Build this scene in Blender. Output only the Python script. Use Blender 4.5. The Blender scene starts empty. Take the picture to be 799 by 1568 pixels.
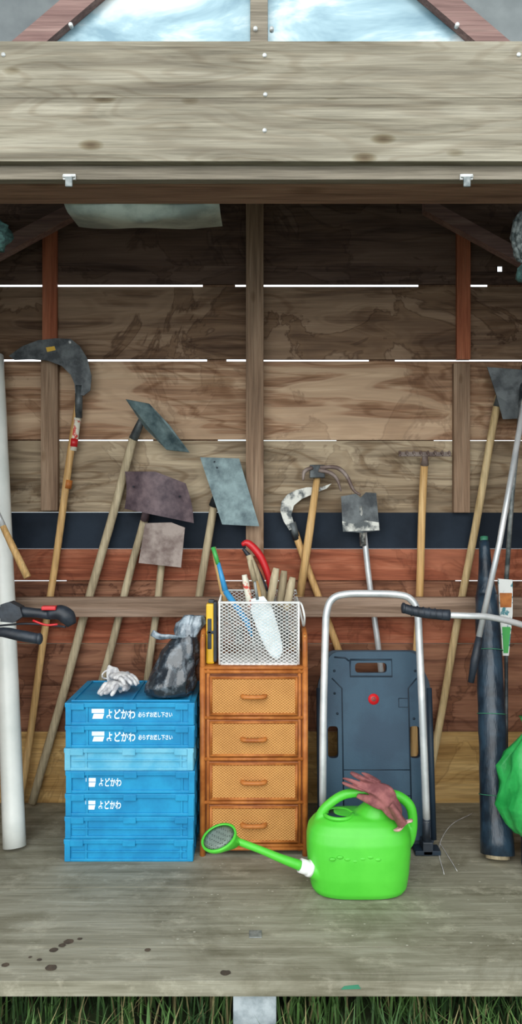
import bpy, bmesh, math, random
from mathutils import Vector, Matrix, noise
random.seed(7)
sc = bpy.context.scene
CAMY, CAMZ, F = -2.08, 1.34, 1150.0
# survey helper: photo measurement + true depth (m) -> metres in the shed frame
def at(u, v, y):
    s = F/(y-CAMY)
    return Vector(((u-399.5)/s, y, CAMZ-(v-784)/s))
def lin(c):
    c = c/255.0
    return c/12.92 if c <= 0.04045 else ((c+0.055)/1.055)**2.4
def C(r, g, b): return (lin(r), lin(g), lin(b), 1)

# ---------------------------------------------------------------- materials
def newmat(name):
    m = bpy.data.materials.new(name); m.use_nodes = True
    nt = m.node_tree; b = nt.nodes['Principled BSDF']
    return m, nt, b
def N(nt, t, **k):
    n = nt.nodes.new(t)
    for a, v in k.items(): setattr(n, a, v)
    return n
def coords(nt, scale, rnd=True):
    tc = N(nt, 'ShaderNodeTexCoord'); mp = N(nt, 'ShaderNodeMapping')
    mp.inputs['Scale'].default_value = scale
    if rnd:
        oi = N(nt, 'ShaderNodeObjectInfo')
        mu = N(nt, 'ShaderNodeMath', operation='MULTIPLY'); mu.inputs[1].default_value = 23.0
        nt.links.new(oi.outputs['Random'], mu.inputs[0])
        ad = N(nt, 'ShaderNodeVectorMath', operation='ADD')
        nt.links.new(tc.outputs['Object'], ad.inputs[0]); nt.links.new(mu.outputs[0], ad.inputs[1])
        nt.links.new(ad.outputs[0], mp.inputs['Vector'])
    else:
        nt.links.new(tc.outputs['Object'], mp.inputs['Vector'])
    return mp.outputs[0]
def noise_n(nt, vec, scale, detail=5, rough=0.55, dist=0.0):
    n = N(nt, 'ShaderNodeTexNoise'); n.inputs['Scale'].default_value = scale
    n.inputs['Detail'].default_value = detail; n.inputs['Roughness'].default_value = rough
    n.inputs['Distortion'].default_value = dist
    nt.links.new(vec, n.inputs['Vector']); return n.outputs['Fac']
def ramp(nt, fac, stops):
    r = N(nt, 'ShaderNodeValToRGB'); e = r.color_ramp.elements
    while len(e) < len(stops): e.new(0.5)
    for i, (p, c) in enumerate(stops):
        e[i].position = p; e[i].color = c
    nt.links.new(fac, r.inputs[0]); return r.outputs[0]
def mix(nt, fac, a, b, mode='MIX'):
    m = N(nt, 'ShaderNodeMix', data_type='RGBA', blend_type=mode)
    for s, x in ((m.inputs[0], fac), (m.inputs[6], a), (m.inputs[7], b)):
        if hasattr(x, 'is_linked') or hasattr(x, 'links'): nt.links.new(x, s)
        else: s.default_value = x
    return m.outputs[2]
def math_n(nt, op, a, b=None):
    m = N(nt, 'ShaderNodeMath', operation=op)
    for i, x in enumerate((a, b)):
        if x is None: continue
        if hasattr(x, 'links'): nt.links.new(x, m.inputs[i])
        else: m.inputs[i].default_value = x
    return m.outputs[0]
def bump(nt, b, h, strength=0.3, dist=0.01):
    n = N(nt, 'ShaderNodeBump'); n.inputs['Strength'].default_value = strength
    n.inputs['Distance'].default_value = dist
    nt.links.new(h, n.inputs['Height']); nt.links.new(n.outputs[0], b.inputs['Normal'])
W0, W1 = (0, 0, 0, 1), (1, 1, 1, 1)
def wood(name, dark, mid, light, axis='X', contour=0.0, knots=0.0, stain=0.0, rough=0.8, csc=1.0, kden=1.0, patch=0.7):
    m, nt, b = newmat(name)
    def sc3(a, o): return {'X': (a, o, o), 'Y': (o, a, o), 'Z': (o, o, a)}[axis]
    g = noise_n(nt, coords(nt, sc3(0.6, 9)), 3.0, 6, 0.6, 0.6)
    col = ramp(nt, g, [(0.3, dark), (0.5, mid), (0.7, light)])
    fi = noise_n(nt, coords(nt, sc3(2.5, 90)), 2.0, 3, 0.6)
    fr = ramp(nt, fi, [(0.35, (0.70, 0.70, 0.70, 1)), (0.6, (1.06, 1.06, 1.06, 1))])
    col = mix(nt, 0.85, col, fr, 'MULTIPLY')
    if contour:
        c = noise_n(nt, coords(nt, sc3(0.9*csc, 4.5*csc)), 1.3, 2, 0.4, 0.4)
        s = math_n(nt, 'SINE', math_n(nt, 'MULTIPLY', c, 95.0))
        cr_ = ramp(nt, math_n(nt, 'ADD', math_n(nt, 'MULTIPLY', s, 0.5), 0.5), [(0.0, (0.66, 0.59, 0.53, 1)), (0.45, W1)])
        col = mix(nt, contour, col, cr_, 'MULTIPLY')
        p = ramp(nt, c, [(0.49, W0), (0.505, W1), (0.60, W1), (0.61, W0)])
        col = mix(nt, math_n(nt, 'MULTIPLY', p, patch*contour), col, light)
    if knots:
        v = N(nt, 'ShaderNodeTexVoronoi'); v.inputs['Scale'].default_value = 1.0
        nt.links.new(coords(nt, sc3(3.0*kden, 7*kden)), v.inputs['Vector'])
        k = ramp(nt, v.outputs['Distance'], [(0.04, (0.28, 0.2, 0.13, 1)), (0.12, (0.55, 0.48, 0.38, 1)), (0.17, (0.8,0.78,0.72,1)), (0.2, W1)])
        col = mix(nt, knots, col, k, 'MULTIPLY')
    if stain:
        st = noise_n(nt, coords(nt, (1.6, 1.6, 1.6)), 1.6, 5, 0.6, 0.8)
        sr = ramp(nt, st, [(0.38, (0.62, 0.57, 0.54, 1)), (0.455, (0.72, 0.66, 0.6, 1)), (0.47, (0.36, 0.30, 0.27, 1)), (0.49, W1)])
        col = mix(nt, stain, col, sr, 'MULTIPLY')
    nt.links.new(col, b.inputs['Base Color']); b.inputs['Roughness'].default_value = rough
    b.inputs['Specular IOR Level'].default_value = 0.25
    bump(nt, b, fi, 0.35, 0.004)
    return m
def plain(name, c1, c2=None, sc_=8.0, rough=0.5, metal=0.0, spec=0.5, bmp=0.0, lo=0.4, hi=0.6, bsc=None):
    m, nt, b = newmat(name)
    v = coords(nt, (1, 1, 1)); n = noise_n(nt, v, sc_, 5, 0.6)
    c2 = c2 or tuple(x*0.85 for x in c1[:3])+(1,)
    nt.links.new(ramp(nt, n, [(lo, c2), (hi, c1)]), b.inputs['Base Color'])
    b.inputs['Roughness'].default_value = rough; b.inputs['Metallic'].default_value = metal
    b.inputs['Specular IOR Level'].default_value = spec
    if bmp: bump(nt, b, noise_n(nt, v, bsc or sc_*3, 4), bmp, 0.004)
    return m

M = {}
M['beam'] = wood('weathered_beam_wood', C(108,100,86), C(138,131,114), C(164,157,140), knots=0.9, contour=0.45, csc=1.2, kden=1.7, patch=0.3)
M['beam_dark'] = wood('beam_underside_wood', C(120,90,74), C(152,118,98), C(168,136,114), knots=0.5)
M['beam_grey'] = wood('beam_trim_wood', C(108,100,88), C(136,127,112), C(154,145,130))
M['post'] = wood('post_wood', C(116,92,74), C(144,118,96), C(170,144,120), axis='Z', knots=0.5, kden=2)
M['post_red'] = wood('post_wood_red', C(144,80,56), C(172,102,72), C(186,120,90), axis='Z')
M['rail'] = wood('rail_wood', C(112,90,74), C(142,118,100), C(162,138,120), knots=0.4)
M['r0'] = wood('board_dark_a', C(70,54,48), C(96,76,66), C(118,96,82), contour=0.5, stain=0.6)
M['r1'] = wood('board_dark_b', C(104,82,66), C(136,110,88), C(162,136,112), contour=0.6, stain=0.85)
M['r2'] = wood('board_mid', C(134,102,80), C(168,132,104), C(208,180,150), contour=0.85, stain=0.4)
M['r3'] = wood('board_greyish', C(128,112,92), C(158,140,116), C(196,178,150), contour=0.85, stain=0.5)
M['strip'] = plain('dark_navy_strip', C(38,48,60), C(26,34,44), 3, 0.75, spec=0.2)  # dark navy band of unspecified material
M['r4'] = wood('board_red', C(128,70,50), C(160,92,66), C(186,120,92), contour=0.6, stain=0.4)
M['r5'] = wood('board_brown', C(104,68,52), C(138,94,72), C(160,114,88), contour=0.6, stain=0.8)
M['r6'] = wood('board_yellow', C(170,132,78), C(200,162,102), C(216,182,124), contour=0.4, stain=0.5)
M['side'] = wood('side_board', C(90,64,48), C(124,92,70), C(142,110,84), axis='Y')
M['roof'] = plain('roof_sheet', C(116,122,122), C(88,94,96), 3, 0.7)
M['pole'] = wood('tool_handle_wood', C(172,146,102), C(206,180,134), C(220,198,154), axis='Z', rough=0.5)
M['pole_warm'] = wood('tool_handle_wood_warm', C(184,142,88), C(216,174,116), C(228,192,136), axis='Z', rough=0.45)
M['pole_grey'] = wood('tool_handle_wood_old', C(148,134,108), C(182,166,136), C(202,188,158), axis='Z', rough=0.7)
M['steel'] = plain('aged_steel', C(158,162,160), C(84,94,96), 14, 0.5, 0.3, bmp=0.3)
M['steel_teal'] = plain('painted_steel', C(124,146,148), C(60,80,86), 16, 0.5, 0.2, bmp=0.3, lo=0.35, hi=0.68)
M['steel_dark'] = plain('dark_steel', C(94,100,102), C(44,50,54), 14, 0.5, 0.2, bmp=0.2)
M['rust'] = plain('rusty_steel', C(118,100,104), C(70,56,64), 10, 0.6, 0.1, bmp=0.4)
M['rust2'] = plain('rusty_steel_light', C(154,140,132), C(106,88,82), 12, 0.6, 0.1, bmp=0.4)
M['rustw'] = plain('muddy_steel', C(216,216,208), C(84,90,92), 22, 0.6, 0.1, bmp=0.5, lo=0.42, hi=0.58)
M['chrome'] = plain('brushed_aluminium', C(228,230,230), C(196,200,202), 6, 0.35, 0.4)
M['black'] = plain('black_rubber', C(44,52,62), C(30,36,44), 20, 0.5, bmp=0.2)
M['red'] = plain('red_plastic', C(205,34,40), None, 5, 0.35)
M['blue_tool'] = plain('blue_plastic', C(60,150,205), None, 5, 0.4)
M['green_tool'] = plain('green_plastic', C(70,170,84), None, 5, 0.4)
M['green_thread'] = plain('green_thread', C(60,130,100), None, 5, 0.6)
M['yellow'] = plain('yellow_plastic', C(232,184,36), None, 5, 0.4)
M['white'] = plain('white_enamel', C(238,238,236), C(218,218,214), 8, 0.4)
M['label'] = plain('paper_label', C(228,224,206), C(205,70,55), 30, 0.5, lo=0.42, hi=0.5)
M['label2'] = plain('paper_label_cool', C(225,228,225), C(60,130,140), 26, 0.4, lo=0.42, hi=0.48)
M['crate'] = plain('crate_blue_plastic', C(30,148,196), C(22,130,180), 9, 0.5, spec=0.35, bmp=0.12)
M['crate_l'] = plain('crate_faded_plastic', C(112,186,212), C(78,166,200), 9, 0.55, spec=0.35)
M['print'] = plain('white_print', C(238,246,248), C(222,238,244), 40, 0.6)
M['rattan'] = plain('rattan_cane', C(190,118,56), C(156,88,38), 14, 0.5, spec=0.35)
M['rattan_d'] = plain('rattan_panel_wood', C(152,88,42), C(120,64,30), 12, 0.5)
M['can'] = plain('green_can_plastic', C(84,200,58), C(72,188,48), 3, 0.42, bmp=0.1, bsc=60)
M['film_w'] = plain('white_film', C(238,240,234), C(218,222,216), 2.5, 0.3, bmp=0.25, bsc=4)
M['cotton'] = plain('cotton_glove', C(232,230,228), C(178,178,182), 30, 0.9, spec=0.1, bmp=0.6, bsc=220)
M['glove'] = plain('leather_glove', C(152,94,92), C(112,62,64), 16, 0.85, bmp=0.6, bsc=60)
M['glove_c'] = plain('glove_cuff', C(214,176,168), C(184,130,128), 30, 0.8)
M['bag'] = plain('clear_plastic_bag', C(104,116,126), C(36,44,52), 26, 0.2, spec=0.9, bmp=1.0, bsc=22, lo=0.52, hi=0.72)  # grey highlights on the dark plastic are painted in by the noise
M['bag_top'] = plain('clear_plastic_bag_neck', C(150,164,174), C(78,92,104), 25, 0.22, spec=0.9, bmp=0.8, bsc=30)
M['gbag'] = plain('green_poly_bag', C(48,172,84), C(28,136,62), 10, 0.3, spec=0.7, bmp=0.8, bsc=16)
M['trolley'] = plain('navy_resin', C(50,76,94), C(42,64,82), 5, 0.55, spec=0.35, bmp=0.15, bsc=160)
M['trolley_d'] = plain('navy_resin_dark', C(34,50,64), C(26,38,50), 5, 0.55, spec=0.35)
M['concrete'] = plain('concrete', C(190,200,204), C(150,162,168), 18, 0.9, bmp=0.5)
M['grass'] = plain('grass_blade', C(84,120,56), C(42,74,34), 6, 0.7)
M['dry'] = plain('dry_grass_blade', C(150,142,98), C(116,106,70), 6, 0.8)
M['soil'] = plain('soil_ground', C(60,78,42), C(46,42,30), 5, 0.95, bmp=0.8)
M['mud'] = plain('mud_spot', C(86,72,58), C(66,56,46), 30, 0.9)
M['chip'] = plain('chip_light', C(200,196,180), None, 30, 0.9)
M['screw'] = plain('screw_metal', C(220,222,220), C(180,182,180), 40, 0.4, 0.3)
M['sheet'] = plain('plastic_sheet_mat', C(176,188,178), C(120,132,126), 6, 0.45, bmp=0.6, bsc=9)
M['net'] = plain('green_net', C(66,104,98), C(40,66,64), 60, 0.8, bmp=0.8)
M['net_g'] = plain('grey_net', C(120,128,126), C(60,70,70), 60, 0.8, bmp=0.8)
M['trim_brown'] = wood('gable_trim_wood', C(112,86,82), C(136,108,102), C(154,128,120))

def floor_mat():
    m, nt, b = newmat('floor_wood')
    g = noise_n(nt, coords(nt, (0.7, 9, 9), False), 3.0, 7, 0.62, 0.5)
    col = ramp(nt, g, [(0.28, C(118,114,96)), (0.5, C(146,142,124)), (0.72, C(168,165,148))])
    f = noise_n(nt, coords(nt, (3, 70, 70), False), 2.0, 4, 0.6)
    col = mix(nt, 0.6, col, ramp(nt, f, [(0.35, (0.78,0.77,0.74,1)), (0.6, (1.05,1.05,1.05,1))]), 'MULTIPLY')
    s = noise_n(nt, coords(nt, (1, 1, 1), False), 3.2, 8, 0.7, 0.6)
    col = mix(nt, 0.7, col, ramp(nt, s, [(0.38, (0.62,0.6,0.54,1)), (0.52, W1)]), 'MULTIPLY')
    s2 = noise_n(nt, coords(nt, (1, 1.6, 1), False), 6, 7, 0.75)
    col = mix(nt, ramp(nt, s2, [(0.54, W0), (0.66, (0.6,0.6,0.6,1))]), col, C(184,178,158))
    nt.links.new(col, b.inputs['Base Color']); b.inputs['Roughness'].default_value = 0.75
    b.inputs['Specular IOR Level'].default_value = 0.3
    bump(nt, b, f, 0.3, 0.004); return m
M['floor'] = floor_mat()

def pane_mat():
    m, nt, b = newmat('gable_pane_polycarbonate')
    n = noise_n(nt, coords(nt, (1, 1, 2.5), False), 2.6, 5, 0.6, 0.5)
    nt.links.new(ramp(nt, n, [(0.38, C(104,136,150)), (0.5, C(140,168,178)), (0.62, C(206,214,214))]), b.inputs['Base Color'])  # pale sky glare with cloud is painted into the pane colour
    b.inputs['Roughness'].default_value = 0.3; b.inputs['Metallic'].default_value = 0.15
    return m
M['pane'] = pane_mat()

def weave_mat():
    m, nt, b = newmat('woven_rattan')
    v = coords(nt, (1, 1, 1), False); sp = N(nt, 'ShaderNodeSeparateXYZ'); nt.links.new(v, sp.inputs[0])
    sx = math_n(nt, 'SINE', math_n(nt, 'MULTIPLY', sp.outputs[0], 480.0))
    sz = math_n(nt, 'SINE', math_n(nt, 'MULTIPLY', sp.outputs[2], 620.0))
    p = math_n(nt, 'ADD', math_n(nt, 'MULTIPLY', math_n(nt, 'MULTIPLY', sx, sz), 0.5), 0.5)
    col = ramp(nt, p, [(0.1, C(156,98,44)), (0.8, C(218,160,86))])
    n = noise_n(nt, v, 9, 4)
    col = mix(nt, 0.6, col, ramp(nt, n, [(0.35, (0.78,0.72,0.64,1)), (0.6, W1)]), 'MULTIPLY')
    nt.links.new(col, b.inputs['Base Color']); b.inputs['Roughness'].default_value = 0.6
    bump(nt, b, p, 0.7, 0.003); return m
M['weave'] = weave_mat()
def rose_mat():
    m, nt, b = newmat('perforated_rose_face')
    v = N(nt, 'ShaderNodeTexVoronoi'); v.inputs['Scale'].default_value = 130; v.inputs['Randomness'].default_value = 0.2
    nt.links.new(coords(nt, (1, 1, 1), False), v.inputs['Vector'])
    nt.links.new(ramp(nt, v.outputs['Distance'], [(0.2, C(34,40,36)), (0.4, C(120,134,124))]), b.inputs['Base Color'])
    b.inputs['Roughness'].default_value = 0.5; return m
M['rose'] = rose_mat()
def film_mat():
    m, nt, b = newmat('black_weed_mat')
    v = coords(nt, (1, 1, 1), False)
    n = noise_n(nt, v, 12, 4)
    nt.links.new(ramp(nt, n, [(0.4, C(22,34,46)), (0.62, C(44,64,80))]), b.inputs['Base Color'])
    b.inputs['Roughness'].default_value = 0.35
    bump(nt, b, noise_n(nt, coords(nt, (30, 30, 3), False), 2, 3), 0.5, 0.006); return m
M['film_b'] = film_mat()

# ---------------------------------------------------------------- mesh builder
class B:
    def __init__(s): s.v=[]; s.f=[]; s.mi=[]; s.sm=[]; s.mats=[]
    def add(s, vs, fs, mat, smooth=False):
        if mat not in s.mats: s.mats.append(mat)
        k = s.mats.index(mat); o = len(s.v)
        s.v += [tuple(p) for p in vs]
        for f in fs:
            s.f.append(tuple(i+o for i in f)); s.mi.append(k); s.sm.append(smooth)
    def box(s, x0, x1, y0, y1, z0, z1, mat, bev=0.002, mx=None):
        bm = bmesh.new(); bmesh.ops.create_cube(bm, size=1)
        for v in bm.verts:
            v.co = Vector(((x0+x1)/2+v.co.x*(x1-x0), (y0+y1)/2+v.co.y*(y1-y0), (z0+z1)/2+v.co.z*(z1-z0)))
        if bev: bmesh.ops.bevel(bm, geom=bm.edges[:], offset=bev, segments=2, affect='EDGES', profile=0.6)
        bm.verts.index_update()
        vs = [(mx @ v.co) if mx else v.co.copy() for v in bm.verts]
        s.add(vs, [[v.index for v in f.verts] for f in bm.faces], mat, False); bm.free()
    def rings(s, rs, mat, cap=True, smooth=True, close=True):
        n = len(rs[0]); vs = [p for r in rs for p in r]; fs = []
        for i in range(len(rs)-1):
            for j in range(n if close else n-1):
                k = (j+1) % n
                fs.append((i*n+j, i*n+k, (i+1)*n+k, (i+1)*n+j))
        if cap and close:
            fs.append(tuple(reversed(range(n)))); fs.append(tuple((len(rs)-1)*n+j for j in range(n)))
        s.add(vs, fs, mat, smooth)
    def tube(s, pts, r, mat, n=12, cap=True, flat=1.0, closed=False):
        pts = [Vector(p) for p in pts]; m = len(pts)
        rr = r if isinstance(r, (list, tuple)) else [r]*m
        rs = []; nrm = None
        for i in range(m):
            a = pts[i-1] if i > 0 else (pts[-2] if closed else pts[0]); c = pts[i+1] if i < m-1 else (pts[1] if closed else pts[-1])
            t = (c-a).normalized()
            if nrm is None:
                up = Vector((0, 1, 0)) if abs(t.y) < 0.9 else Vector((1, 0, 0))
                nrm = (up - t*up.dot(t)).normalized()
            else: nrm = (nrm - t*nrm.dot(t)).normalized()
            bn = t.cross(nrm)
            rs.append([pts[i]+nrm*math.cos(2*math.pi*j/n)*rr[i]*flat+bn*math.sin(2*math.pi*j/n)*rr[i] for j in range(n)])
        s.rings(rs, mat, cap=cap and not closed)
    def plate(s, pts, th, mat):
        th = Vector(th); n = len(pts); a = [Vector(p) for p in pts]; b = [p+th for p in a]
        fs = [tuple(range(n)), tuple(reversed(range(n, 2*n)))]
        fs += [(i, i+n, (i+1) % n+n, (i+1) % n) for i in range(n)]
        s.add(a+b, fs, mat)
    def ell(s, c, r, mat, mx=None, n=14, nz=0.0, seed=0):
        c = Vector(c); rs = []
        for i in range(1, n):
            th = math.pi*i/n; ring = []
            for j in range(n*2):
                ph = math.pi*j/n
                p = Vector((math.sin(th)*math.cos(ph), math.sin(th)*math.sin(ph), math.cos(th)))
                k = 1+nz*noise.noise(p*2.2+Vector((seed, 0, 0)))
                p = Vector((p.x*r[0], p.y*r[1], p.z*r[2]))*k
                ring.append(c+((mx @ p) if mx else p))
            rs.append(ring)
        s.rings(rs, mat)
    def text(s, body, size, loc, mat, ext=0.0008, sx=1.0):
        cu = bpy.data.curves.new('t', 'FONT'); cu.body = body; cu.size = size; cu.extrude = ext
        cu.offset = size*0.02
        o = bpy.data.objects.new('t', cu); sc.collection.objects.link(o)
        dg = bpy.context.evaluated_depsgraph_get(); me = bpy.data.meshes.new_from_object(o.evaluated_get(dg))
        R = Matrix.Translation(Vector(loc)) @ Matrix.Rotation(math.pi/2, 4, 'X')
        s.add([R @ Vector((v.co.x*sx, v.co.y, v.co.z)) for v in me.vertices], [list(p.vertices) for p in me.polygons], mat)
        bpy.data.objects.remove(o); bpy.data.meshes.remove(me)
    def mesh(s, name):
        me = bpy.data.meshes.new(name); me.from_pydata(s.v, [], s.f)
        for m in s.mats: me.materials.append(m)
        for p, k, q in zip(me.polygons, s.mi, s.sm): p.material_index = k; p.use_smooth = q
        bm = bmesh.new(); bm.from_mesh(me); bmesh.ops.recalc_face_normals(bm, faces=bm.faces); bm.to_mesh(me); bm.free()
        return me
    def done(s, name, parent=None, origin=None):
        me = s.mesh(name)
        xs = [Vector(v) for v in s.v]
        lo = Vector([min(v[i] for v in xs) for i in range(3)]); hi = Vector([max(v[i] for v in xs) for i in range(3)])
        o0 = origin or Vector(((lo.x+hi.x)/2, (lo.y+hi.y)/2, lo.z))
        me.transform(Matrix.Translation(-o0))
        o = bpy.data.objects.new(name, me); o.location = o0; sc.collection.objects.link(o)
        if parent: o.parent = parent
        return o
    def absorb(s, other, mat, voxel=0.004, smooth=4, cut=None):
        me = other.mesh('tmp'); o = bpy.data.objects.new('tmp', me); sc.collection.objects.link(o)
        extra = []
        if cut is None:
            r = o.modifiers.new('r', 'REMESH'); r.mode = 'VOXEL'; r.voxel_size = voxel
            q = o.modifiers.new('s', 'SMOOTH'); q.iterations = smooth; q.factor = 0.5
        else:
            for cb in cut:
                co = bpy.data.objects.new('c', cb.mesh('c')); sc.collection.objects.link(co); extra.append(co)
                m = o.modifiers.new('b', 'BOOLEAN'); m.operation = 'DIFFERENCE'; m.object = co; m.solver = 'EXACT'
        dg = bpy.context.evaluated_depsgraph_get(); m2 = bpy.data.meshes.new_from_object(o.evaluated_get(dg))
        s.add([v.co.copy() for v in m2.vertices], [list(p.vertices) for p in m2.polygons], mat, cut is None)
        for e in extra+[o]: bpy.data.objects.remove(e)
def cr(pts, n=6):
    pts = [Vector(p) for p in pts]; P = [2*pts[0]-pts[1]]+pts+[2*pts[-1]-pts[-2]]; out = []
    for i in range(1, len(P)-2):
        for k in range(n):
            t = k/n; a, b, c, d = P[i-1], P[i], P[i+1], P[i+2]
            out.append(0.5*((2*b)+(c-a)*t+(2*a-5*b+4*c-d)*t*t+(3*b-a-3*c+d)*t**3))
    out.append(pts[-1]); return out
def rr(vals, m):
    out = []
    for i in range(m):
        t = i/(m-1)*(len(vals)-1); k = min(int(t), len(vals)-2); out.append(vals[k]+(vals[k+1]-vals[k])*(t-k))
    return out
def empty(name):
    e = bpy.data.objects.new(name, None); sc.collection.objects.link(e); return e

# ---------------------------------------------------------------- shell
YW = 1.38; HX = 1.32
wb = empty('wall_back')
def brd(nm, z0, z1, mat, x0=-HX, x1=HX, y0=YW, y1=YW+0.014, par=wb, bev=0.0015):
    b = B(); b.box(x0, x1, y0, y1, z0, z1, mat, bev); return b.done(nm, par, Vector(((x0+x1)/2, y0, (z0+z1)/2)))
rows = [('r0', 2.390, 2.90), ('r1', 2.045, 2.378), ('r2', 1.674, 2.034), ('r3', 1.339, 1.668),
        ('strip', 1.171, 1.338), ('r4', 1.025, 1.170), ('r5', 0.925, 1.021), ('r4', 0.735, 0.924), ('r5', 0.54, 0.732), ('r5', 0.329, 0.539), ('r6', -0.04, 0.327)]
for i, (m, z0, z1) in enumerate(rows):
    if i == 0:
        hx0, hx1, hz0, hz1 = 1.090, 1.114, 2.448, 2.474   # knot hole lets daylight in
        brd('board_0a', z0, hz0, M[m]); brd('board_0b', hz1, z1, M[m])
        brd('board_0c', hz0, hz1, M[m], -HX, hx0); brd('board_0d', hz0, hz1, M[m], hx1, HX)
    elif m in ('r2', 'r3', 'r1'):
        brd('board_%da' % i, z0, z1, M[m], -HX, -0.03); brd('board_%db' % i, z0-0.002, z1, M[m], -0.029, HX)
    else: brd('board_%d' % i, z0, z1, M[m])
# unseen strips added outside the wall to block parts of the daylight gaps
for j, (x0, x1, z0, z1) in enumerate([(-0.27,-0.12,2.36,2.40),(0.73,0.92,2.36,2.40),(1.05,1.32,2.36,2.40),(-0.25,-0.16,2.02,2.06),(0.50,0.62,2.02,2.06),(-1.32,-0.98,1.65,1.69),(-0.5,-0.2,1.65,1.69),(0.35,0.8,1.65,1.69),(-0.9,-0.2,1.01,1.04),(0.1,0.9,1.01,1.04)]):
    brd('gap_blocker_%d' % j, z0, z1, M['side'], x0, x1, YW+0.016, YW+0.028)
# gable part of back wall
b = B(); b.plate([(-HX, YW, 2.90), (HX, YW, 2.90), (HX, YW, 2.94), (0, YW, 3.64), (-HX, YW, 2.94)], (0, 0.014, 0), M['r0']); b.done('gable_boards', wb)
# posts, braces
b = B(); b.box(-0.068, 0.012, 1.30, YW-0.001, 1.14, 2.9, M['post'], 0.004); b.done('post_centre', wb, Vector((0, 1.3, 1.5)))
b = B(); p, q = at(62, 548, 1.345), at(88, 782, 1.345); b.box(p.x, q.x, 1.345, YW-0.001, q.z, p.z, M['post'], 0.003); b.done('post_left', wb)
b = B(); p, q = at(64, 340, 1.35), at(86, 546, 1.35); b.box(p.x, q.x, 1.352, YW-0.001, q.z, p.z, M['post_red'], 0.003); b.done('post_left_upper', wb)
b = B(); p, q = at(695, 556, 1.345), at(720, 785, 1.345); b.box(p.x, q.x, 1.345, YW-0.001, q.z, p.z, M['post'], 0.003); b.done('post_right', wb)
b = B(); p, q = at(700, 340, 1.35), at(721, 550, 1.35); b.box(p.x, q.x, 1.352, YW-0.001, q.z, p.z, M['post_red'], 0.003); b.done('post_right_upper', wb)
b = B(); y = 1.15
b.plate([at(-60, 398, y), at(128, 300, y), at(128, 322, y), at(-60, 424, y)], (0, 0.05, 0), M['trim_brown']); b.done('brace_left', wb)
b = B(); b.plate([at(650, 300, y), at(850, 410, y), at(850, 432, y), at(650, 322, y)], (0, 0.05, 0), M['trim_brown']); b.done('brace_right', wb)
# tool rail
zr0, zr1 = at(0, 945, 1.24).z, at(0, 915, 1.24).z
b = B(); b.box(-HX, HX, 1.24, 1.28, zr0, zr1, M['rail'], 0.003)
for xx in (-1.27, -0.03, 1.27): b.box(xx-0.03, xx+0.03, 1.281, YW-0.001, zr0+0.01, zr1-0.01, M['rail'], 0.002)
b.done('tool_rail')
# side walls, roof
for nm, x in (('wall_left', -HX), ('wall_right', HX)):
    e = empty(nm)
    for i in range(9):
        z0 = -0.04+i*0.31; x0, x1 = (x-0.015, x-0.001) if x < 0 else (x+0.001, x+0.015)
        brd('board_%d' % i, z0, z0+0.306, M['side'], x0, x1, 0.09, YW+0.014, e)
b = B()
for sg in (-1, 1):
    b.plate([(sg*1.5, -0.02, 2.84), (0, -0.02, 3.64), (0, -0.02, 3.67), (sg*1.5, -0.02, 2.87)], (0, 1.55, 0), M['roof'])
b.done('roof')
# floor
fl = empty('floor')
for i, (y0, y1) in enumerate([(0.063, 0.098), (0.1, 0.232), (0.234, 0.60), (0.602, 1.0), (1.002, 1.42)]):
    b = B(); b.box(-1.4, 1.4, y0, y1, -0.043, 0.0 if i else 0.001, M['floor'], 0.002); b.done('plank_%d' % i, fl, Vector((0, 0, 0)))
b = B(); b.box(-1.35, 1.35, 0.25, 0.30, -0.16, -0.044, M['beam_dark']); b.box(-1.35, 1.35, 1.2, 1.28, -0.16, -0.044, M['beam_dark']); b.done('joists', fl)
# front beams
fb = empty('front_beam')
zt, zm, zb = at(0, 63, 0).z, at(0, 150, 0).z, at(0, 247, 0).z
b = B(); b.box(-1.45, 1.45, 0.0, 0.028, zm+0.0004, zt, M['beam'], 0.0012); b.done('board_upper', fb, Vector((0, 0, zm)))
b = B(); b.box(-1.45, 1.45, 0.0, 0.028, zb, zm-0.0004, M['beam'], 0.0012); b.done('board_lower', fb, Vector((0.5, 0, zb)))
zs0, zs1 = at(0, 275, 0.03).z, at(0, 249, 0.03).z
b = B(); b.box(-1.45, 1.45, 0.029, 0.06, zs0, zs1+0.04, M['beam_grey'], 0.003); b.done('lintel_face', fb)
b = B(); b.box(-1.45, 1.45, 0.061, 0.205, zs0+0.003, zs0+0.1, M['beam_dark'], 0.003); b.done('lintel', fb)
# corner posts carrying the beam
b = B()
for x in (-1.4, 1.4): b.box(x-0.045, x+0.045, 0.06, 0.15, -0.2, zs0+0.002, M['post'], 0.004)
b.done('corner_posts')
# gable window
b = B(); yg = 0.05
a0 = at(68, 66, yg); a1 = at(150, -4, yg); sl = (a1.z-a0.z)/(a1.x-a0.x)
b.plate([(-1.2, yg+0.03, zt-0.04), (1.2, yg+0.03, zt-0.04), (0, yg+0.03, 3.45)], (0, 0.006, 0), M['pane'])
w = 0.10
for sg in (-1, 1):
    X0 = -(a0.x-0.04)
    b.plate([(sg*X0, yg, a0.z-0.04*sl), (0, yg, a0.z-a0.x*sl), (0, yg, a0.z-a0.x*sl+w*sl), (sg*(X0+w), yg, a0.z-0.04*sl)], (0, 0.028, 0), M['trim_brown'])
pc0, pc1 = at(383, 60, yg).x, at(410, 60, yg).x
b.box(pc0, pc1, yg-0.005, yg+0.029, zt-0.05, 3.2, M['beam_grey'], 0.003)
b.done('window_1')
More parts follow.
